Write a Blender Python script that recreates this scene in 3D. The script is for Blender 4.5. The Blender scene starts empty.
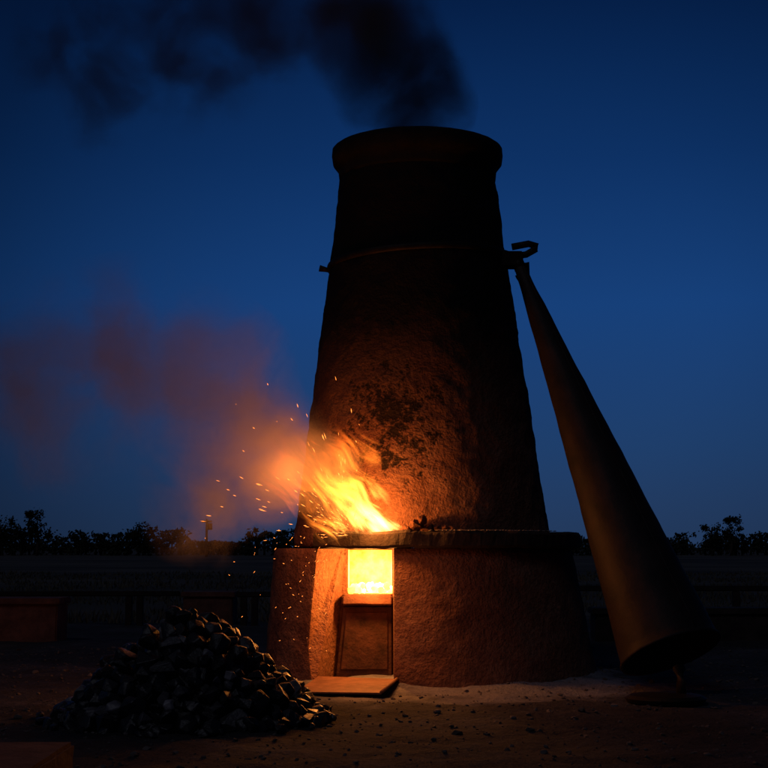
import bpy, bmesh, math, random
from mathutils import Vector, noise, Matrix
random.seed(7)
R=random.random
def U(a,b): return a+(b-a)*random.random()
scene=bpy.context.scene
scene.view_settings.view_transform='Standard'
scene.view_settings.look='None'
scene.view_settings.exposure=0

# ---------------------------------------------------------------- helpers
def link(ob,parent=None):
    scene.collection.objects.link(ob)
    if parent: ob.parent=parent
    return ob
def mesh_ob(name,verts,faces,mat=None,parent=None,smooth=False):
    me=bpy.data.meshes.new(name); me.from_pydata(verts,[],faces); me.update()
    if smooth:
        me.polygons.foreach_set('use_smooth',[True]*len(me.polygons))
    ob=bpy.data.objects.new(name,me)
    if mat: me.materials.append(mat)
    return link(ob,parent)
def empty(name):
    e=bpy.data.objects.new(name,None); return link(e)
def fbm(p,o=4):
    s=0;a=1
    for i in range(o):
        s+=a*noise.noise(p); p=p*2.03; a*=.5
    return s
class NT:
    def __init__(s,nt): s.nt=nt
    def n(s,t,**kw):
        nd=s.nt.nodes.new(t)
        for k,v in kw.items():
            if k.startswith('i_'):
                key=k[2:]
                key=int(key) if key.isdigit() else key.replace('_',' ')
                nd.inputs[key].default_value=v
            else: setattr(nd,k,v)
        return nd
    def l(s,a,b): s.nt.links.new(a,b)
    def math(s,op,a,b=None,c=None,clamp=False):
        nd=s.nt.nodes.new('ShaderNodeMath'); nd.operation=op; nd.use_clamp=clamp
        for i,v in enumerate((a,b,c)):
            if v is None: continue
            if isinstance(v,(int,float)): nd.inputs[i].default_value=v
            else: s.l(v,nd.inputs[i])
        return nd.outputs[0]
    def vm(s,op,a,b=None,scale=None):
        nd=s.nt.nodes.new('ShaderNodeVectorMath'); nd.operation=op
        for i,v in enumerate((a,b)):
            if v is None: continue
            if isinstance(v,(tuple,list)): nd.inputs[i].default_value=v
            else: s.l(v,nd.inputs[i])
        if scale is not None: nd.inputs['Scale'].default_value=scale
        return nd.outputs['Value'] if op in('LENGTH','DOT_PRODUCT','DISTANCE') else nd.outputs[0]
    def ramp(s,fac,stops,interp='LINEAR'):
        nd=s.nt.nodes.new('ShaderNodeValToRGB'); cr=nd.color_ramp; cr.interpolation=interp
        while len(cr.elements)<len(stops): cr.elements.new(.5)
        for e,(p,c) in zip(cr.elements,stops):
            e.position=p; e.color=(c[0],c[1],c[2],1) if not isinstance(c,(int,float)) else (c,c,c,1)
        s.l(fac,nd.inputs[0]); return nd.outputs[0]
    def mix(s,f,a,b,bt='MIX'):
        nd=s.nt.nodes.new('ShaderNodeMix'); nd.data_type='RGBA'; nd.blend_type=bt
        for k,v in ((0,f),(6,a),(7,b)):
            if isinstance(v,(int,float)): nd.inputs[k].default_value=v
            elif isinstance(v,tuple): nd.inputs[k].default_value=(*v,1)
            else: s.l(v,nd.inputs[k])
        return nd.outputs[2]
def newmat(name):
    m=bpy.data.materials.new(name); m.use_nodes=True; nt=m.node_tree; nt.nodes.clear()
    t=NT(nt); out=t.n('ShaderNodeOutputMaterial'); return m,t,out
def rough_mat(name,c1,c2,scale=6,rough=.85,bump=.4,bscale=40,metal=0,spec=.3,dist=.01):
    m,t,out=newmat(name)
    tc=t.n('ShaderNodeTexCoord')
    n1=t.n('ShaderNodeTexNoise',i_Scale=scale,i_Detail=3.,i_Roughness=.65); t.l(tc.outputs['Object'],n1.inputs['Vector'])
    col=t.ramp(n1.outputs[0],[(.3,c1),(.7,c2)])
    b=t.n('ShaderNodeBsdfPrincipled',i_Roughness=rough,i_Metallic=metal); b.inputs['Specular IOR Level'].default_value=spec
    t.l(col,b.inputs['Base Color'])
    if bump>0:
        n2=t.n('ShaderNodeTexNoise',i_Scale=bscale,i_Detail=3.,i_Roughness=.7); t.l(tc.outputs['Object'],n2.inputs['Vector'])
        bp=t.n('ShaderNodeBump',i_Strength=bump,i_Distance=dist); t.l(n2.outputs[0],bp.inputs['Height']); t.l(bp.outputs[0],b.inputs['Normal'])
    t.l(b.outputs[0],out.inputs[0]); return m

# ---------------------------------------------------------------- materials
def clay_mat(name,soot=True):
    m,t,out=newmat(name)
    tc=t.n('ShaderNodeTexCoord'); P=tc.outputs['Object']
    n1=t.n('ShaderNodeTexNoise',i_Scale=2.2,i_Detail=4.,i_Roughness=.7); t.l(P,n1.inputs['Vector'])
    n2=t.n('ShaderNodeTexNoise',i_Scale=28.,i_Detail=4.,i_Roughness=.75); t.l(P,n2.inputs['Vector'])
    n3=t.n('ShaderNodeTexNoise',i_Scale=7.,i_Detail=4.,i_Roughness=.7); t.l(P,n3.inputs['Vector'])
    col=t.ramp(n1.outputs[0],[(.3,(.15,.058,.035)),(.5,(.25,.11,.068)),(.72,(.34,.18,.115))])
    col=t.mix(t.ramp(n2.outputs[0],[(.35,.6),(.6,0.)]),col,(.10,.045,.03))
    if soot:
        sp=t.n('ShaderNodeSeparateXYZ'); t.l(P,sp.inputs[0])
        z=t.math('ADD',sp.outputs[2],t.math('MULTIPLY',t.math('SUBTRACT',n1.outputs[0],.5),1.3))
        s=t.math('MULTIPLY',t.math('SUBTRACT',z,1.75),.85,clamp=True)  # soot towards the top, started low to also dim the fire-lit upper stack
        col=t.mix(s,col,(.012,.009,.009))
        # flame-licked soot above the vent, speckled and flaky
        d=t.vm('LENGTH',t.vm('MULTIPLY',t.vm('SUBTRACT',P,(.08,10.98,2.08)),(1.3,.5,1.05)))
        d=t.math('ADD',d,t.math('MULTIPLY',t.math('SUBTRACT',n3.outputs[0],.5),2.1))
        d=t.math('ADD',d,t.math('MULTIPLY',t.math('SUBTRACT',n2.outputs[0],.5),.9))
        col=t.mix(t.math('MULTIPLY',t.ramp(d,[(.14,1.),(.42,0.)]),.95),col,(.012,.008,.008))
    b=t.n('ShaderNodeBsdfPrincipled',i_Roughness=.92); b.inputs['Specular IOR Level'].default_value=.2
    t.l(col,b.inputs['Base Color'])
    h=t.math('ADD',n2.outputs[0],t.math('MULTIPLY',n3.outputs[0],1.2))
    bp=t.n('ShaderNodeBump',i_Strength=.9,i_Distance=.024); t.l(h,bp.inputs['Height']); t.l(bp.outputs[0],b.inputs['Normal'])
    t.l(b.outputs[0],out.inputs[0]); return m
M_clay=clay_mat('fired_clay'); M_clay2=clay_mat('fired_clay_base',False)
M_iron=rough_mat('sooty_iron',(.012,.010,.010),(.04,.028,.022),8,.6,.3,60,.6)
M_slab=rough_mat('charred_slab',(.02,.015,.013),(.06,.04,.032),7,.85,.7,30)
M_cone=rough_mat('rusty_sheet_iron',(.012,.010,.011),(.034,.021,.020),5,.65,.3,18,.15)
M_wood=rough_mat('weathered_wood',(.06,.04,.03),(.17,.11,.08),5,.85,.5,30)
M_brick=rough_mat('red_masonry',(.09,.036,.028),(.20,.085,.06),6,.9,.6,25)
M_door=rough_mat('scorched_brick',(.03,.014,.011),(.11,.045,.03),7,.9,.8,25)
M_tray=rough_mat('rust_tray',(.14,.06,.035),(.28,.13,.08),9,.7,.3,50,.2)
M_leaf=rough_mat('night_foliage',(.012,.016,.010),(.035,.04,.022),.3,.9,0,5)
M_grass=rough_mat('dry_grass',(.06,.055,.04),(.14,.115,.075),.5,.9,0,5)
M_stone=rough_mat('gravel_stone',(.05,.042,.04),(.16,.135,.13),3,.85,0,50)

m,t,out=newmat('ground_dirt'); M_ground=m
tc=t.n('ShaderNodeTexCoord'); P=tc.outputs['Object']
na=t.n('ShaderNodeTexNoise',i_Scale=.9,i_Detail=5.,i_Roughness=.7); t.l(P,na.inputs['Vector'])
nb=t.n('ShaderNodeTexNoise',i_Scale=22.,i_Detail=4.,i_Roughness=.75); t.l(P,nb.inputs['Vector'])
nc=t.n('ShaderNodeTexNoise',i_Scale=.06,i_Detail=3.,i_Roughness=.6); t.l(P,nc.inputs['Vector'])
dirt=t.ramp(na.outputs[0],[(.3,(.03,.028,.031)),(.55,(.07,.066,.072)),(.75,(.14,.13,.14))])
dirt=t.mix(t.ramp(nb.outputs[0],[(.35,.65),(.6,0.)]),dirt,(.026,.024,.026))
d=t.vm('LENGTH',t.vm('MULTIPLY',t.vm('SUBTRACT',P,(.72,11.0,0)),(.66,.62,0)))
d=t.math('ADD',d,t.math('MULTIPLY',t.math('SUBTRACT',na.outputs[0],.5),2.))
ash=t.ramp(d,[(.5,1.),(.95,0.)])
dirt=t.mix(t.math('MULTIPLY',ash,.85),dirt,t.mix(nb.outputs[0],(.17,.17,.19),(.40,.39,.43)))
d2=t.vm('LENGTH',t.vm('MULTIPLY',t.vm('SUBTRACT',P,(-1.3,8.9,0)),(.75,.8,0)))
d2=t.math('ADD',d2,t.math('MULTIPLY',t.math('SUBTRACT',na.outputs[0],.5),.9))
dirt=t.mix(t.ramp(d2,[(.6,.85),(.95,0.)]),dirt,(.022,.02,.02))
field=t.ramp(nc.outputs[0],[(.35,(.06,.055,.045)),(.65,(.15,.13,.10))])
sp=t.n('ShaderNodeSeparateXYZ'); t.l(P,sp.inputs[0])
ff=t.math('MULTIPLY',t.math('SUBTRACT',t.math('ADD',sp.outputs[1],t.math('MULTIPLY',na.outputs[0],4.)),23.),.4,clamp=True)
col=t.mix(ff,dirt,field)
b=t.n('ShaderNodeBsdfPrincipled',i_Roughness=.95); b.inputs['Specular IOR Level'].default_value=.15
t.l(col,b.inputs['Base Color'])
bp=t.n('ShaderNodeBump',i_Strength=.9,i_Distance=.035); t.l(nb.outputs[0],bp.inputs['Height']); t.l(bp.outputs[0],b.inputs['Normal'])
t.l(b.outputs[0],out.inputs[0])

# ---------------------------------------------------------------- ground
def axis(c0,c1,step,lim0,lim1):
    a=[];x=c0
    while x<=c1: a.append(x); x+=step
    s=step;x=a[-1]
    while x<lim1: s*=1.22; x+=s; a.append(x)
    s=step;x=a[0]
    while x>lim0: s*=1.22; x-=s; a.insert(0,x)
    return a
xs=axis(-4,4.5,.05,-4000,4000); ys=axis(5.5,15,.05,-3000,5000)
def gz(x,y):
    p=Vector((x,y,0))
    f=1/(1+max(0,abs(x)-6)*.3+max(0,y-18)*.2+max(0,3-y)*.3)
    d=math.hypot(x-.38,y-12)
    mound=.05*math.exp(-max(0,d-1.38)*4) if d<4 else 0
    return (.032*fbm(p*.8,3)+.018*fbm(p*4.5,4))*f+mound
V=[(x,y,gz(x,y)) for y in ys for x in xs]; nx=len(xs)
F=[(j*nx+i,j*nx+i+1,(j+1)*nx+i+1,(j+1)*nx+i) for j in range(len(ys)-1) for i in range(nx-1)]
mesh_ob('ground',V,F,M_ground,smooth=True)

def hull_lump(sz,npt=11,flat=1):
    while True:
        pts=[]
        for i in range(npt):
            v=Vector((random.gauss(0,1),random.gauss(0,1),random.gauss(0,1))).normalized()*U(.85,1.05)
            pts.append(v)
        s=Vector((sz*U(.85,1.2),sz*U(.8,1.1),sz*U(.75,1.)*flat))
        bm=bmesh.new()
        for p in pts: bm.verts.new((p.x*s.x,p.y*s.y,p.z*s.z))
        bmesh.ops.convex_hull(bm,input=bm.verts)
        loose=[v for v in bm.verts if not v.link_faces]
        if loose: bmesh.ops.delete(bm,geom=loose,context='VERTS')
        bmesh.ops.bevel(bm,geom=bm.edges[:],offset=sz*.08,segments=1,affect='EDGES',clamp_overlap=True)
        bm.verts.index_update()
        vs=[v.co.copy() for v in bm.verts]; fs=[[v.index for v in f.verts] for f in bm.faces]
        bm.free()
        if max(v.length for v in vs)<1.27*sz: return vs,fs
LIB=[hull_lump(1,random.choice([12,14,16,20])) for _ in range(40)]
def scatter_lumps(name,items,mat,parent=None,attr=True):
    V=[];F=[];C=[]
    for (p,s,flat) in items:
        vs,fs=random.choice(LIB)
        q=Matrix.Rotation(U(0,6.28),3,'Z')@Matrix.Rotation(U(-1.,1.),3,'X')@Matrix.Rotation(U(0,6.28),3,'Z')
        if flat<1: q=Matrix.Diagonal((1,1,flat))@q
        o=len(V); c=R()
        for v in vs: V.append(tuple(q@(v*s)+p)); C.append(c)
        for f in fs: F.append([i+o for i in f])
    ob=mesh_ob(name,V,F,mat,parent)
    a=ob.data.attributes.new('lump','FLOAT','POINT'); a.data.foreach_set('value',C)
    return ob
m,t,out=newmat('coal'); M_coal=m
tc=t.n('ShaderNodeTexCoord'); P=tc.outputs['Object']
at=t.n('ShaderNodeAttribute',attribute_name='lump')
n1=t.n('ShaderNodeTexNoise',i_Scale=45.,i_Detail=4.,i_Roughness=.7); t.l(P,n1.inputs['Vector'])
n2=t.n('ShaderNodeTexNoise',i_Scale=9.,i_Detail=3.); t.l(P,n2.inputs['Vector'])
c=t.ramp(at.outputs['Fac'],[(0.,(.008,.008,.009)),(.65,(.02,.019,.021)),(.85,(.08,.075,.082)),(1.,(.25,.235,.26))])
c=t.mix(t.ramp(n2.outputs[0],[(.4,0.),(.7,.6)]),c,(.011,.010,.011))
b=t.n('ShaderNodeBsdfPrincipled'); b.inputs['Specular IOR Level'].default_value=.6
t.l(c,b.inputs['Base Color']); t.l(t.ramp(n1.outputs[0],[(.3,.25),(.7,.55)]),b.inputs['Roughness'])
bp=t.n('ShaderNodeBump',i_Strength=.6,i_Distance=.01); t.l(n1.outputs[0],bp.inputs['Height']); t.l(bp.outputs[0],b.inputs['Normal'])
t.l(b.outputs[0],out.inputs[0])

cx,cy=-1.22,8.85
def pile_h(x,y):
    dx=x-cx; dy=y-cy
    rx=.88 if dx>0 else .80
    r=math.hypot(dx/rx,dy/.80)
    if r>1: return 0
    h=.67*(1-r**1.4)
    return h
items=[]
pts=[];tries=0
while len(pts)<360 and tries<30000:
    tries+=1
    a=U(0,6.283); r=math.sqrt(R())*.97
    x=cx+math.cos(a)*r*(.87 if math.cos(a)>0 else .79); y=cy+math.sin(a)*r*.79
    z=pile_h(x,y); s=U(.052,.10)
    if any((x-q[0])**2+(y-q[1])**2+(z-q[2])**2<(.72*(s+q[3]))**2 for q in pts): continue
    pts.append((x,y,z,s))
for (x,y,z,s) in pts: items.append((Vector((x,y,max(s*.55,z-s*.55+U(-.02,.03)))),s,1))
for (x,y,z,s) in pts:
    items.append((Vector((x+U(-.05,.05),y+U(-.05,.05),max(s*.3,z-s*1.5))),s,1))
for k in range(55):
    a=U(0,6.283); r=1+abs(random.gauss(0,.07))
    s=U(.02,.055); items.append((Vector((cx+math.cos(a)*r*.84,cy+math.sin(a)*r*.80,s*.4)),s,1))
coal=empty('coal_pile')
scatter_lumps('coal_lumps',items,M_coal,coal)
V=[(cx,cy,.52)];F=[]
for j in range(1,9):
    for i in range(32):
        a=i/32*6.283; r=j/8*.93; x=cx+math.cos(a)*r*.80;y=cy+math.sin(a)*r*.78
        V.append((x,y,max(-.02,pile_h(x,y)-.14)))
for i in range(32): F.append((0,1+i,1+(i+1)%32))
for j in range(7):
    for i in range(32):
        a0=1+j*32+i;a1=1+j*32+(i+1)%32; F.append((a0,a0+32,a1+32,a1))
mesh_ob('coal_core',V,F,M_coal,coal)

items=[]
for k in range(5500):
    x=U(-4.5,5); y=U(6.2,15)
    if math.hypot(x-.38,y-12)<1.4: continue
    if math.hypot(x-cx,y-cy)<.8: continue
    s=min(.035,.005+random.expovariate(1)*.006)
    items.append((Vector((x,y,gz(x,y)+s*.2)),s,.7))
scatter_lumps('gravel',items,M_stone)

# ---------------------------------------------------------------- furnace
furn=empty('smelting_furnace')
def lathe(name,prof,cxf,mat,seg=256,amp=.012,parent=None,close=True,sc=3.0,low=.15):
    pts=[]
    for (z0,r0),(z1,r1) in zip(prof[:-1],prof[1:]):
        L=math.hypot(z1-z0,r1-r0); n=max(1,int(L/.025))
        for k in range(n): pts.append((z0+(z1-z0)*k/n,r0+(r1-r0)*k/n))
    pts.append(prof[-1])
    V=[];F=[]
    for (z,r) in pts:
        for i in range(seg):
            a=i/seg*2*math.pi
            ca,sa=math.cos(a),math.sin(a)
            p=Vector((ca*r,sa*r,z))
            d=amp*(.55*fbm(p*sc*2.2,4)+low*fbm(p*1.1+Vector((9,3,1)),2)) if amp else 0
            rr=r+d if r>.01 else r
            V.append((cxf(z)+ca*rr,12+sa*rr,z+(d*.3)))
    n=len(pts)
    for j in range(n-1):
        for i in range(seg):
            F.append((j*seg+i,j*seg+(i+1)%seg,(j+1)*seg+(i+1)%seg,(j+1)*seg+i))
    if close:
        F.append(tuple(range(seg-1,-1,-1))); F.append(tuple((n-1)*seg+i for i in range(seg)))
    return mesh_ob(name,V,F,mat,parent,True)
def cxf(z):
    return .385-.065*min(1,z/1.2) - .03*max(0,(z-1.2)/3.3)
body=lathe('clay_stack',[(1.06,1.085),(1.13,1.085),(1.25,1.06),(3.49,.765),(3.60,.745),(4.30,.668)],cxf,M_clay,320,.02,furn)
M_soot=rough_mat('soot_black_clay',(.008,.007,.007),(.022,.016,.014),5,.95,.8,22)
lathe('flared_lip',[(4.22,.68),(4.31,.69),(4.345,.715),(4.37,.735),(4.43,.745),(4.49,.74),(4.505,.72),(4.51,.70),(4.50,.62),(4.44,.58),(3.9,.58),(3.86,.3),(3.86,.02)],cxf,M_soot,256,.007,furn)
base=lathe('hearth_base',[(-.06,1.40),(.05,1.385),(.2,1.36),(1.0,1.255),(1.045,1.24)],cxf,M_clay2,256,.016,furn)
def hexa(name,b,tp):
    V=b+tp; return mesh_ob(name,V,[(3,2,1,0),(4,5,6,7),(0,1,5,4),(1,2,6,5),(2,3,7,6),(3,0,4,7)])
c1=hexa('cut1',[(-.66,10.3,-.2),(.075,10.3,-.2),(.075,11.42,-.2),(-.40,11.42,-.2)],[(-.97,10.3,1.3),(.075,10.3,1.3),(.075,11.42,1.3),(-.30,11.42,1.3)])
c2=hexa('cut2',[(-.295,11.3,.68),(.068,11.3,.68),(.068,12.1,.68),(-.295,12.1,.68)],[(-.295,11.3,1.3),(.068,11.3,1.3),(.068,12.1,1.3),(-.295,12.1,1.3)])
for c in (c1,c2):
    md=base.modifiers.new('b','BOOLEAN'); md.operation='DIFFERENCE'; md.object=c; md.solver='EXACT'
dg=bpy.context.evaluated_depsgraph_get()
me=bpy.data.meshes.new_from_object(base.evaluated_get(dg)); base.modifiers.clear(); base.data=me
me.polygons.foreach_set('use_smooth',[p.area<.01 for p in me.polygons])
for c in (c1,c2): bpy.data.objects.remove(c)

def box(name,x0,x1,y0,y1,z0,z1,mat,parent=None,bev=.01,amp=.0,cuts=0,rot=0):
    bm=bmesh.new(); bmesh.ops.create_cube(bm,size=1)
    for v in bm.verts:
        v.co=Vector((v.co.x*(x1-x0),v.co.y*(y1-y0),v.co.z*(z1-z0)))
    bmesh.ops.bevel(bm,geom=bm.edges[:],offset=bev,segments=2,affect='EDGES')
    if cuts: bmesh.ops.subdivide_edges(bm,edges=[e for e in bm.edges if e.calc_length()>.08],cuts=cuts,use_grid_fill=True)
    C=Vector(((x0+x1)/2,(y0+y1)/2,(z0+z1)/2)); q=Matrix.Rotation(rot,3,'Z')
    for v in bm.verts:
        w=q@v.co+C
        if amp: w+=Vector((fbm(w*4,3),fbm(w*4+Vector((5,5,5)),3),fbm(w*4+Vector((9,1,2)),3)))*amp
        v.co=w
    me=bpy.data.meshes.new(name); bm.to_mesh(me); bm.free(); me.materials.append(mat)
    return link(bpy.data.objects.new(name,me),parent)

def ring_sector(name,r0,r1,z0,z1,a0,a1,cx0,cy0,mat,parent,n=90,amp=.008):
    V=[];F=[]
    rs=[r0,r1-.1,r1-.015,r1,r1,r1-.015,r1-.1,r0]; zs=[z0,z0,z0,z0+.02,z1-.02,z1,z1,z1]
    for i in range(n+1):
        a=a0+(a1-a0)*i/n
        for r,z in zip(rs,zs):
            x=cx0+math.sin(a)*r; y=cy0-math.cos(a)*r
            p=Vector((x,y,z)); d=amp*fbm(p*5,4)
            V.append((x+math.sin(a)*d*1.5,y-math.cos(a)*d*1.5,z+d))
    k=8
    for i in range(n):
        for j in range(k):
            F.append((i*k+j,(i+1)*k+j,(i+1)*k+(j+1)%k,i*k+(j+1)%k))
    F.append(tuple(range(k))); F.append(tuple(n*k+j for j in reversed(range(k))))
    return mesh_ob(name,V,F,mat,parent)
ring_sector('ledge_slab',.70,1.31,1.048,1.175,math.radians(-43.5),math.radians(105),.345,12,M_slab,furn,120,.016)
items=[]
for k in range(900):
    a=math.radians(U(0,60)); r=U(1.05,1.2); s=U(.004,.014)
    items.append((Vector((.345+math.sin(a)*r,12-math.cos(a)*r,1.182+s*.2)),s,.5))
M_ash=rough_mat('pale_ash',(.15,.12,.11),(.35,.3,.28),10,.95,.5,60)
scatter_lumps('ledge_ash',items,M_ash,furn)
items=[(Vector((.14+k*.035,10.88-.006*k,1.17+.022*k)),.06,1) for k in range(5)]+[(Vector((.31+k*.05,10.9,1.2)),.055-.006*k,1) for k in range(5)]
scatter_lumps('flame_shadow_lumps',items,M_clay2,furn)  # clay lumps added on the ledge to block the flame light rightwards
def poly_prism(name,pts,y0,y1,mat,parent):
    n=len(pts); V=[(x,y0,z) for x,z in pts]+[(x,y1,z) for x,z in pts]
    F=[tuple(range(n)),tuple(range(2*n-1,n-1,-1))]+[(i,i+n,(i+1)%n+n,(i+1)%n) for i in range(n)]
    ob=mesh_ob(name,V,F,mat,parent)
    md=ob.modifiers.new('bv','BEVEL'); md.width=.008; md.segments=2
    return ob
poly_prism('hearth_door',[(-.385,.02),(.062,.02),(.062,.585),(-.325,.585)],11.36,11.45,M_door,furn)
poly_prism('door_panel',[(-.345,.09),(.03,.09),(.03,.54),(-.30,.54)],11.345,11.37,M_door,furn)
box('hearth_sill',-.335,.066,11.27,11.5,.60,.682,M_brick,furn,.012,.006,2)

def torus(name,R0,r,c,rot,mat,parent,sy=1,n=128,m_=12):
    V=[];F=[]
    for i in range(n):
        a=i/n*2*math.pi
        for j in range(m_):
            b_=j/m_*2*math.pi
            p=Vector(((R0+r*math.cos(b_))*math.cos(a),(R0+r*math.cos(b_))*math.sin(a),r*sy*math.sin(b_)))
            V.append(tuple(rot@p+c))
    for i in range(n):
        for j in range(m_):
            F.append((i*m_+j,((i+1)%n)*m_+j,((i+1)%n)*m_+(j+1)%m_,i*m_+(j+1)%m_))
    return mesh_ob(name,V,F,mat,parent,True)
torus('iron_hoop',.778,.016,Vector((cxf(3.5),12,3.49)),Matrix.Rotation(math.radians(-3.),3,'Y'),M_iron,furn,1.8)
def tube(name,pts,rad,mat,parent,n=10):
    V=[];F=[]
    pts=[Vector(p) for p in pts]
    for k,p in enumerate(pts):
        d=(pts[min(k+1,len(pts)-1)]-pts[max(k-1,0)]).normalized()
        u=d.orthogonal().normalized(); w=d.cross(u)
        rr=rad[k] if isinstance(rad,(list,tuple)) else rad
        for i in range(n):
            a=i/n*2*math.pi; V.append(tuple(p+u*math.cos(a)*rr+w*math.sin(a)*rr))
    for k in range(len(pts)-1):
        for i in range(n): F.append((k*n+i,k*n+(i+1)%n,(k+1)*n+(i+1)%n,(k+1)*n+i))
    F.append(tuple(range(n-1,-1,-1))); F.append(tuple((len(pts)-1)*n+i for i in range(n)))
    return mesh_ob(name,V,F,mat,parent,True)
tube('hoop_pin',[(-.42,11.95,3.42),(-.50,11.93,3.43),(-.555,11.92,3.44)],[.022,.022,.03],M_iron,furn)
tube('bracket_arm',[(.95,11.75,3.56),(1.1,11.7,3.50),(1.2,11.68,3.51),(1.28,11.67,3.555),(1.29,11.67,3.58),(1.22,11.67,3.60),(1.08,11.68,3.575)],.03,M_iron,furn)
tube('bracket_hook',[(1.02,11.72,3.42),(1.12,11.68,3.44),(1.2,11.66,3.42),(1.20,11.66,3.35),(1.12,11.66,3.30)],.032,M_iron,furn)
box('bracket_plate',.98,1.17,11.62,11.78,3.40,3.53,M_iron,furn,.01)

# ---------------------------------------------------------------- long tapered iron funnel leaning
fun=empty('iron_funnel')
top=Vector((1.135,11.66,3.42)); bot=Vector((2.045,10.25,.335))
ax=(bot-top); L=ax.length; d=ax.normalized(); u=d.orthogonal().normalized(); w=d.cross(u)
V=[];F=[];n=96;K=70
prof=[]
for k in range(K+1):
    s=k/K; prof.append((s,.045+.315*s**1.08))
prof+= [(1.004,.372),(1.008,.376),(1.012,.372),(1.010,.352)]
for k in range(20): 
    s=1-.98*(k+1)/20; prof.append((s,(.045+.315*max(s,0)**1.08)-.012))
for (s,r) in prof:
    for i in range(n):
        a=i/n*2*math.pi
        p=top+d*(L*s)+(u*math.cos(a)+w*math.sin(a))*r
        dd=.008*fbm(p*2.6,3)*(1 if s>.05 else .2); p+= (u*math.cos(a)+w*math.sin(a))*dd
        V.append(tuple(p))
for k in range(len(prof)-1):
    for i in range(n): F.append((k*n+i,k*n+(i+1)%n,(k+1)*n+(i+1)%n,(k+1)*n+i))
F.append(tuple(range(n-1,-1,-1)))
mesh_ob('funnel_shell',V,F,M_cone,fun,True)
sv=(Vector((.5,-1,0))-d*Vector((.5,-1,0)).dot(d)).normalized()
tube('funnel_seam',[top+d*(L*s)+sv*(.044+.315*s**1.08) for s in [i/30 for i in range(31)]],.006,M_cone,fun,6)
tube('funnel_tip',[top-d*.10,top-d*.02,top+d*.05],[.03,.05,.052],M_iron,fun,16)
std=empty('iron_stand')
tube('stand_post',[(2.03,9.80,.02),(2.03,9.80,.14),(2.04,9.9,.22)],[.035,.03,.045],M_iron,std,12)
V=[];F=[]
for (r,z) in ((.24,.0),(.25,.025),(.22,.045),(.05,.06),(.0,.06)):
    for i in range(40):
        a=i/40*6.2832; V.append((1.92+r*1.1*math.cos(a),9.78+r*math.sin(a),z+.01))
for k in range(4):
    for i in range(40): F.append((k*40+i,k*40+(i+1)%40,(k+1)*40+(i+1)%40,(k+1)*40+i))
mesh_ob('stand_foot',V,F,M_iron,std)

tray=empty('iron_ash_tray')
V=[(-.62,10.12,.03),(-.02,10.05,.03),(.10,10.66,.07),(-.50,10.88,.07)]
V=V+[(a,b_,c_+.012) for a,b_,c_ in V]
mesh_ob('tray_plate',V,[(3,2,1,0),(4,5,6,7),(0,1,5,4),(1,2,6,5),(2,3,7,6),(3,0,4,7)],M_tray,tray)
tube('tray_edge',[(-.02,10.05,.045),(.10,10.66,.085)],.012,M_tray,tray)

# ---------------------------------------------------------------- surroundings
def masonry(name,x0,x1,y0,y1,h,mat,cope=True):
    e=empty(name)
    box('wall_body',x0,x1,y0,y1,-.05,h-.07,mat,e,.015,.008,4)
    if cope: box('coping',x0-.03,x1+.03,y0-.03,y1+.03,h-.072,h,mat,e,.012,.006,4)
    return e
masonry('brick_wall',-7.5,-3.66,15.95,16.5,.49,M_brick)
masonry('brick_pier',-2.75,-2.07,19.5,20.1,.45,M_brick)
masonry('stone_block',-2.4,-1.33,5.25,6.2,.29,M_brick,False)
masonry('low_wall',2.4,9.5,16.2,16.6,.37,M_slab)
def rail(name,x0,x1,y,h,posts,mat):
    e=empty(name)
    box('top_rail',x0,x1,y-.04,y+.04,h-.07,h,mat,e,.01,.006,4)
    for i,x in enumerate(posts): box('post_%d'%i,x-.045,x+.045,y-.045,y+.045,-.05,h-.072,mat,e,.008)
M_dwood=rough_mat('dark_wood',(.012,.009,.008),(.04,.028,.022),5,.85,.5,30)
rail('wooden_rail',-6.5,-2.8,19.55,.46,[-6.2,-4.9,-3.5,-3.35],M_dwood)
rail('wooden_rail',-2.0,2.2,19.3,.46,[-1.9,-1.75,-.6,.9,2.0],M_dwood)
rail('wooden_rail',2.3,9,18.6,.56,[2.5,3.2,4.6,6.2,7.9],M_dwood)

def leafmass(name,crowns,per,parent=None,leaf=.35,trunks=True):
    V=[];F=[]
    for (x,y,h,w_) in crowns:
        if trunks:
            o=len(V); 
            for r,z in ((.18,0),(.07,h*.7)):
                for i in range(5): V.append((x+r*math.cos(i*1.2566),y+r*math.sin(i*1.2566),z))
            for i in range(5): F.append((o+i,o+(i+1)%5,o+5+(i+1)%5,o+5+i))
        cl=[(Vector((random.gauss(0,.33)*w_,random.gauss(0,.33)*w_,U(.25,.95)*h)),U(.12,.3)*w_) for _ in range(7)]
        cl.append((Vector((0,0,h*.6)),.3*w_))
        for k in range(per):
            c_,rr=random.choice(cl)
            p=c_+Vector((random.gauss(0,1),random.gauss(0,1),random.gauss(0,.9)))*rr*.6
            p.z=max(.05,min(p.z,h*U(.93,1.05))); p+=Vector((x,y,0))
            a=Vector((random.gauss(0,1),random.gauss(0,1),random.gauss(0,1))).normalized()*leaf*U(.4,1)
            b_=a.orthogonal().normalized()*leaf*U(.3,.8)
            o=len(V); V+= [tuple(p-a),tuple(p+b_),tuple(p+a),tuple(p-b_)]; F.append((o,o+1,o+2,o+3))
    return mesh_ob(name,V,F,M_leaf,parent)
crowns=[]
x=-130
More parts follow.
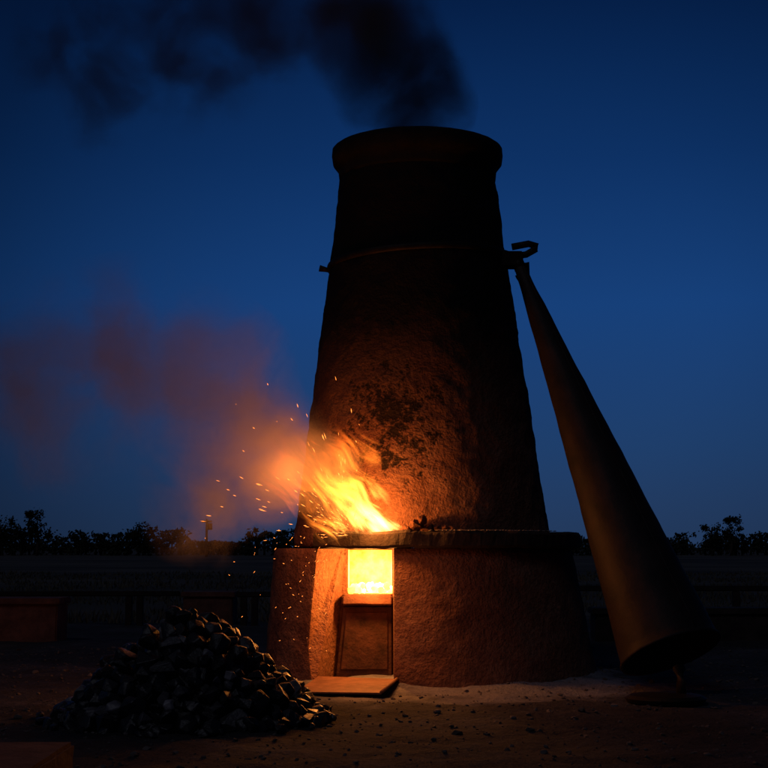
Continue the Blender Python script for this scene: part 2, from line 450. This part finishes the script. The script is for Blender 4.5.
while x<130:
    base_h=3.6+1.5*noise.noise(Vector((x*.06,3,0)))+1.1*noise.noise(Vector((x*.25,1,0)))
    if x>12: base_h=3.1+1.1*noise.noise(Vector((x*.06,3,0)))+.6*noise.noise(Vector((x*.25,1,0)))
    if -29.5<x<-22: base_h=2.0
    crowns.append((x,U(198,222),max(1.6,base_h*U(.8,1.15)),U(1.8,3.0))); x+=U(.5,1.3)
leafmass('distant_treeline',crowns,120,None,.34)
crowns=[(x+U(-2,2),U(195,225),U(1.4,2.2),4) for x in range(-140,140,2)]
leafmass('distant_hedge',crowns,140,None,.35,False)
for (x,y,h,w_) in [(-46.5,190,6.3,3.0),(-52,192,5.4,4),(48.,196,5.5,2.4),(-34,196,4.6,3.4),(44,190,4.5,2.6)]:
    tr=empty('deciduous_tree')
    tube('trunk',[(x,y,-.1),(x+.1,y,h*.35),(x-.1,y,h*.65),(x,y,h*.85)],[.2,.15,.09,.03],M_wood,tr,8)
    for k in range(6):
        z=h*U(.35,.7); a=U(0,6.28); l=w_*.4
        tube('limb_%d'%k,[(x,y,z),(x+l*.5*math.cos(a),y+l*.5*math.sin(a),z+.4),(x+l*math.cos(a),y+l*math.sin(a),z+.9)],[.07,.05,.02],M_wood,tr,6)
    leafmass('crown',[(x,y,h,w_)],900,tr,.24,False)
pole=empty('utility_pole')
tube('pole_shaft',[(-21.3,170,-.1),(-21.3,170,4.5)],[.16,.13],M_wood,pole)
tube('crossarm',[(-21.9,170,4.2),(-20.7,170,4.2)],.12,M_wood,pole,6)
tube('transformer',[(-20.9,169.8,3.2),(-20.9,169.8,4.0)],.3,M_iron,pole,10)

V=[];F=[]
for k in range(30000):
    y=20+40*R()**1.4; x=U(-.42,.42)*y*1.2
    if noise.noise(Vector((x*.3,y*.3,0)))<-.1: continue
    h=U(.04,.16)*(1+.6*noise.noise(Vector((x*.8,y*.8,4)))); a=U(0,6.28); b_=.012*y/20
    dx,dy=math.cos(a)*b_,math.sin(a)*b_
    o=len(V); V+=[(x-dx,y-dy,0),(x+dx,y+dy,0),(x+U(-.06,.06),y+U(-.06,.06),h)]; F.append((o,o+1,o+2))
mesh_ob('field_grass',V,F,M_grass)

# ---------------------------------------------------------------- fire
fire=empty('furnace_fire')
m,t,out=newmat('glowing_firebox')
tc=t.n('ShaderNodeTexCoord'); P=tc.outputs['Object']
n1=t.n('ShaderNodeTexNoise',i_Scale=14.,i_Detail=3.,i_Roughness=.6); t.l(P,n1.inputs['Vector'])
dd=t.vm('LENGTH',t.vm('MULTIPLY',t.vm('SUBTRACT',P,(-.07,11.65,.84)),(1.,1.,1.3)))
f=t.math('ADD',dd,t.math('MULTIPLY',t.math('SUBTRACT',n1.outputs[0],.5),.25))
col=t.ramp(f,[(.05,(1.,.74,.32)),(.22,(1.,.50,.08)),(.42,(1.,.26,.02))])
st=t.ramp(f,[(.05,1.),(.25,.5),(.5,.1)])
em=t.n('ShaderNodeEmission'); t.l(col,em.inputs[0]); t.l(t.math('MULTIPLY',st,16.),em.inputs[1]); t.l(em.outputs[0],out.inputs[0])
M_glow=m
x0,x1,y0,y1,z0,z1=-.288,.062,11.44,11.95,.688,1.035
V=[(x0,y0,z0),(x1,y0,z0),(x1,y0,z1),(x0,y0,z1),(x0,y1,z0),(x1,y1,z0),(x1,y1,z1),(x0,y1,z1)]
mesh_ob('firebox_lining',V,[(4,5,6,7),(0,1,5,4),(0,4,7,3),(1,2,6,5)],M_glow,fire)
items=[(Vector((U(-.27,.05),U(11.4,11.9),.70+U(0,.05))),U(.02,.045),1) for _ in range(60)]
eb=scatter_lumps('ember_bed',items,M_glow,fire)
try: M_glow.cycles.emission_sampling='FRONT'
except Exception: pass

def volume_object(name,blobs,parent,builder,step=1.0,pad=1.0):
    bm=bmesh.new()
    for (x,y,z,r,w_) in blobs:
        bmesh.ops.create_icosphere(bm,subdivisions=2,radius=r*pad,matrix=Matrix.Translation((x,y,z)))
    res=bmesh.ops.convex_hull(bm,input=bm.verts)
    hullf=set(g for g in res['geom'] if isinstance(g,bmesh.types.BMFace))
    bmesh.ops.delete(bm,geom=[f_ for f_ in bm.faces if f_ not in hullf],context='FACES')
    bmesh.ops.delete(bm,geom=[v for v in bm.verts if not v.link_faces],context='VERTS')
    me=bpy.data.meshes.new(name); bm.to_mesh(me); bm.free()
    m,t,out=newmat(name+'_volume')
    try: m.cycles.volume_step_rate=step
    except Exception as e: print(e)
    builder(t,out,blobs); me.materials.append(m)
    return link(bpy.data.objects.new(name,me),parent)
def blob_field(t,P,blobs):
    acc=None
    for (x,y,z,r,w_) in blobs:
        dist=t.vm('LENGTH',t.vm('SUBTRACT',P,(x,y,z)))
        v=t.math('MULTIPLY_ADD',dist,-w_/r,w_)
        acc=v if acc is None else t.math('MAXIMUM',acc,v)
    return t.math('MAXIMUM',acc,0.)
def smoke_builder(dens,col,nscale,warp,thr,aniso=.3,amp=1.6):
    def f(t,out,blobs):
        tc=t.n('ShaderNodeTexCoord'); P=tc.outputs['Object']
        nw=t.n('ShaderNodeTexNoise',i_Scale=nscale*.7,i_Detail=0.); t.l(P,nw.inputs['Vector'])
        W=t.vm('ADD',P,t.vm('SCALE',t.vm('SUBTRACT',nw.outputs['Color'],(.5,.5,.5)),scale=warp))
        fld=blob_field(t,W,blobs)
        nn=t.n('ShaderNodeTexNoise',i_Scale=nscale,i_Detail=3.,i_Roughness=.6); t.l(W,nn.inputs['Vector'])
        v=t.math('SUBTRACT',t.math('ADD',fld,t.math('MULTIPLY',t.math('SUBTRACT',nn.outputs[0],.5),amp)),thr)
        v=t.math('MULTIPLY',t.math('MAXIMUM',v,0.),t.math('MINIMUM',t.math('MULTIPLY',fld,4.),1.))
        sc=t.n('ShaderNodeVolumeScatter'); ab=t.n('ShaderNodeVolumeAbsorption')
        sc.inputs['Color'].default_value=(*col,1); sc.inputs['Anisotropy'].default_value=aniso
        ab.inputs['Color'].default_value=(*col,1)
        D=t.math('MULTIPLY',v,dens)
        t.l(D,sc.inputs['Density']); t.l(D,ab.inputs['Density'])
        ad=t.n('ShaderNodeAddShader'); t.l(sc.outputs[0],ad.inputs[0]); t.l(ab.outputs[0],ad.inputs[1])
        t.l(ad.outputs[0],out.inputs['Volume'])
    return f
smk=[(.26,12,4.6,.46,1.),(.28,12,4.9,.58,1.),(.16,12,5.2,.68,1.),(-.02,12,5.5,.70,1.),(-.32,12,5.75,.70,.9),(-.95,12,5.65,.75,.55),(-1.7,12,5.45,.85,.45),(-2.5,12,5.3,.9,.36)]
cs=volume_object('chimney_smoke',smk,None,smoke_builder(7.5,(.16,.16,.17),2.1,.4,.12,.3,1.6),1.8)
cs.visible_shadow=False
fs=[(-.45,10.75,1.5,.42,.8),(-.78,10.75,1.65,.56,.9),(-1.05,10.8,1.88,.64,.85),(-1.15,10.85,2.18,.66,.7),(-1.4,10.9,2.45,.72,.52),(-2.0,10.9,2.45,.95,.42),(-2.7,10.9,2.3,1.0,.34),(-1.25,10.9,1.45,.66,.55)]
fsm=volume_object('fire_smoke',fs,None,smoke_builder(3.8,(.72,.64,.62),2.1,.5,.05,.1,1.5),1.5)
fsm.visible_shadow=False

def flame_builder(t,out,blobs):
    tc=t.n('ShaderNodeTexCoord'); P=tc.outputs['Object']
    nw=t.n('ShaderNodeTexNoise',i_Scale=4.,i_Detail=0.); t.l(P,nw.inputs['Vector'])
    W=t.vm('ADD',P,t.vm('SCALE',t.vm('SUBTRACT',nw.outputs['Color'],(.5,.5,.5)),scale=.18))
    fld=blob_field(t,W,blobs)
    mp=t.n('ShaderNodeMapping',vector_type='POINT'); t.l(W,mp.inputs['Vector'])
    mp.inputs['Rotation'].default_value=(0,math.radians(46),0)
    mp2=t.n('ShaderNodeMapping'); t.l(mp.outputs[0],mp2.inputs['Vector']); mp2.inputs['Scale'].default_value=(24.,7.,3.6)
    nn=t.n('ShaderNodeTexNoise',i_Scale=1.,i_Detail=2.5,i_Roughness=.6); t.l(mp2.outputs[0],nn.inputs['Vector'])
    v=t.math('SUBTRACT',t.math('ADD',fld,t.math('MULTIPLY',t.math('SUBTRACT',nn.outputs[0],.5),3.4)),.40)
    v=t.math('MULTIPLY',t.math('MAXIMUM',v,0.),t.math('MINIMUM',t.math('MULTIPLY',fld,4.),1.))
    dc=t.vm('LENGTH',t.vm('SUBTRACT',P,(-.03,10.82,1.2)))
    heat=t.math('SUBTRACT',1.,t.math('MULTIPLY',dc,.84),clamp=True)
    col=t.ramp(heat,[(0.,(1.,.09,.010)),(.35,(1.,.15,.012)),(.65,(1.,.24,.02)),(.82,(1.,.36,.05)),(.97,(1.,.58,.16))])
    s=t.math('MULTIPLY',t.math('MULTIPLY',v,t.math('POWER',heat,2.1)),85.)
    em=t.n('ShaderNodeEmission'); t.l(col,em.inputs[0]); t.l(s,em.inputs[1]); t.l(em.outputs[0],out.inputs['Volume'])
fl=[(.0,10.84,1.22,.15,1.3),(-.16,10.8,1.34,.22,1.2),(-.28,10.8,1.48,.29,1.05),(-.46,10.78,1.58,.34,.95),(-.70,10.78,1.66,.38,.8),(-.28,10.82,1.78,.27,.8),(-.4,10.8,1.25,.22,.65)]
flo=volume_object('flames',fl,fire,flame_builder,.9)
flo.visible_shadow=False   # flames are pure light: they cast no shadow

m,t,out=newmat('spark_glow'); em=t.n('ShaderNodeEmission'); em.inputs[0].default_value=(1,.25,.04,1); em.inputs[1].default_value=4
t.l(em.outputs[0],out.inputs[0]); M_spark=m
try: m.cycles.emission_sampling='NONE'
except Exception: pass
V=[];F=[]
def streak(p,d_,r):
    d_=Vector(d_); u_=d_.orthogonal().normalized()*r; w_=d_.normalized().cross(u_)
    o=len(V); V.extend([tuple(p-d_),tuple(p+u_),tuple(p+w_),tuple(p-u_),tuple(p-w_),tuple(p+d_)])
    for i in range(4): F.append((o,o+1+i,o+1+(i+1)%4)); F.append((o+5,o+1+(i+1)%4,o+1+i))
for k in range(190):
    a=U(-.1,1.6); dist=random.expovariate(2.2)+.1
    p=Vector((-.2-dist*math.cos(a)*.85,10.6+U(-.3,.2),1.15+dist*math.sin(a)*.85))
    if p.z>2.3 or p.x<-1.5: continue
    L_=U(.004,.028); streak(p,(-L_*math.cos(a)+U(-.004,.004),0.001,L_*math.sin(a)),U(.0016,.0032))
for k in range(70):
    z_=1.15-abs(random.gauss(0,.38))
    p=Vector((-.42-abs(random.gauss(0,.26)),10.55+U(-.3,.25),max(.1,z_)))
    L_=U(.002,.015); streak(p,(-L_*.6,0.001,-L_*U(-.5,1)),U(.001,.0022))
mesh_ob('sparks',V,F,M_spark,fire)

def lamp(name,loc,power,col,rad,parent):
    l=bpy.data.lights.new(name,'POINT'); l.energy=power; l.color=col; l.shadow_soft_size=rad
    o=bpy.data.objects.new(name,l); o.location=loc; return link(o,parent)
lamp('flame_light',(-.10,10.68,1.29),25,(1,.32,.055),.04,fire)
lamp('flame_plume_light',(-.72,10.55,1.62),11,(1,.26,.05),.18,fire)
lamp('hearth_light',(-.10,11.17,.86),38,(1,.33,.055),.05,fire)
lamp('base_fill_light',(-.15,10.15,.80),6.5,(1,.28,.08),.25,fire)  # added fill lamp in open air, warms the base front and ground

# ---------------------------------------------------------------- world
w=bpy.data.worlds.new('World'); scene.world=w; w.use_nodes=True; nt=w.node_tree; nt.nodes.clear(); t=NT(nt)
out=t.n('ShaderNodeOutputWorld'); tc=t.n('ShaderNodeTexCoord'); P=t.vm('NORMALIZE',tc.outputs['Generated'])
sp=t.n('ShaderNodeSeparateXYZ'); t.l(P,sp.inputs[0])
g=t.ramp(sp.outputs[2],[(0.,(.018,.042,.105)),(.07,(.013,.048,.145)),(.17,(.008,.050,.190)),(.27,(.004,.030,.125)),(.38,(.0016,.014,.066)),(.7,(.0012,.009,.035))])
az=t.vm('DOT_PRODUCT',P,(math.sin(math.radians(5))*.985,math.cos(math.radians(5))*.985,.17))
k=t.ramp(az,[(0.,.10),(.7,.20),(.93,.45),(.99,1.)])
g=t.mix(1.,g,k,'MULTIPLY')
bg=t.n('ShaderNodeBackground'); t.l(g,bg.inputs[0]); bg.inputs[1].default_value=1.
sky=t.n('ShaderNodeTexSky',sky_type='NISHITA',sun_disc=False,sun_elevation=math.radians(-4),sun_rotation=math.radians(0))
bg2=t.n('ShaderNodeBackground'); t.l(sky.outputs[0],bg2.inputs[0]); bg2.inputs[1].default_value=.002
ad=t.n('ShaderNodeAddShader'); t.l(bg.outputs[0],ad.inputs[0]); t.l(bg2.outputs[0],ad.inputs[1]); t.l(ad.outputs[0],out.inputs[0])
s=bpy.data.lights.new('dusk_light','SUN'); s.energy=.11; s.angle=math.radians(15); s.color=(.78,.80,1)
so=link(bpy.data.objects.new('dusk_light',s)); so.rotation_euler=(math.radians(42),0,math.radians(-28))

cam=bpy.data.cameras.new('camera'); cam.lens=66; cam.sensor_width=36; cam.clip_end=9000; cam.clip_start=.1
co=link(bpy.data.objects.new('camera',cam)); co.location=(0,0,1.05); co.rotation_euler=(math.radians(90+6.64),0,0)
scene.camera=co
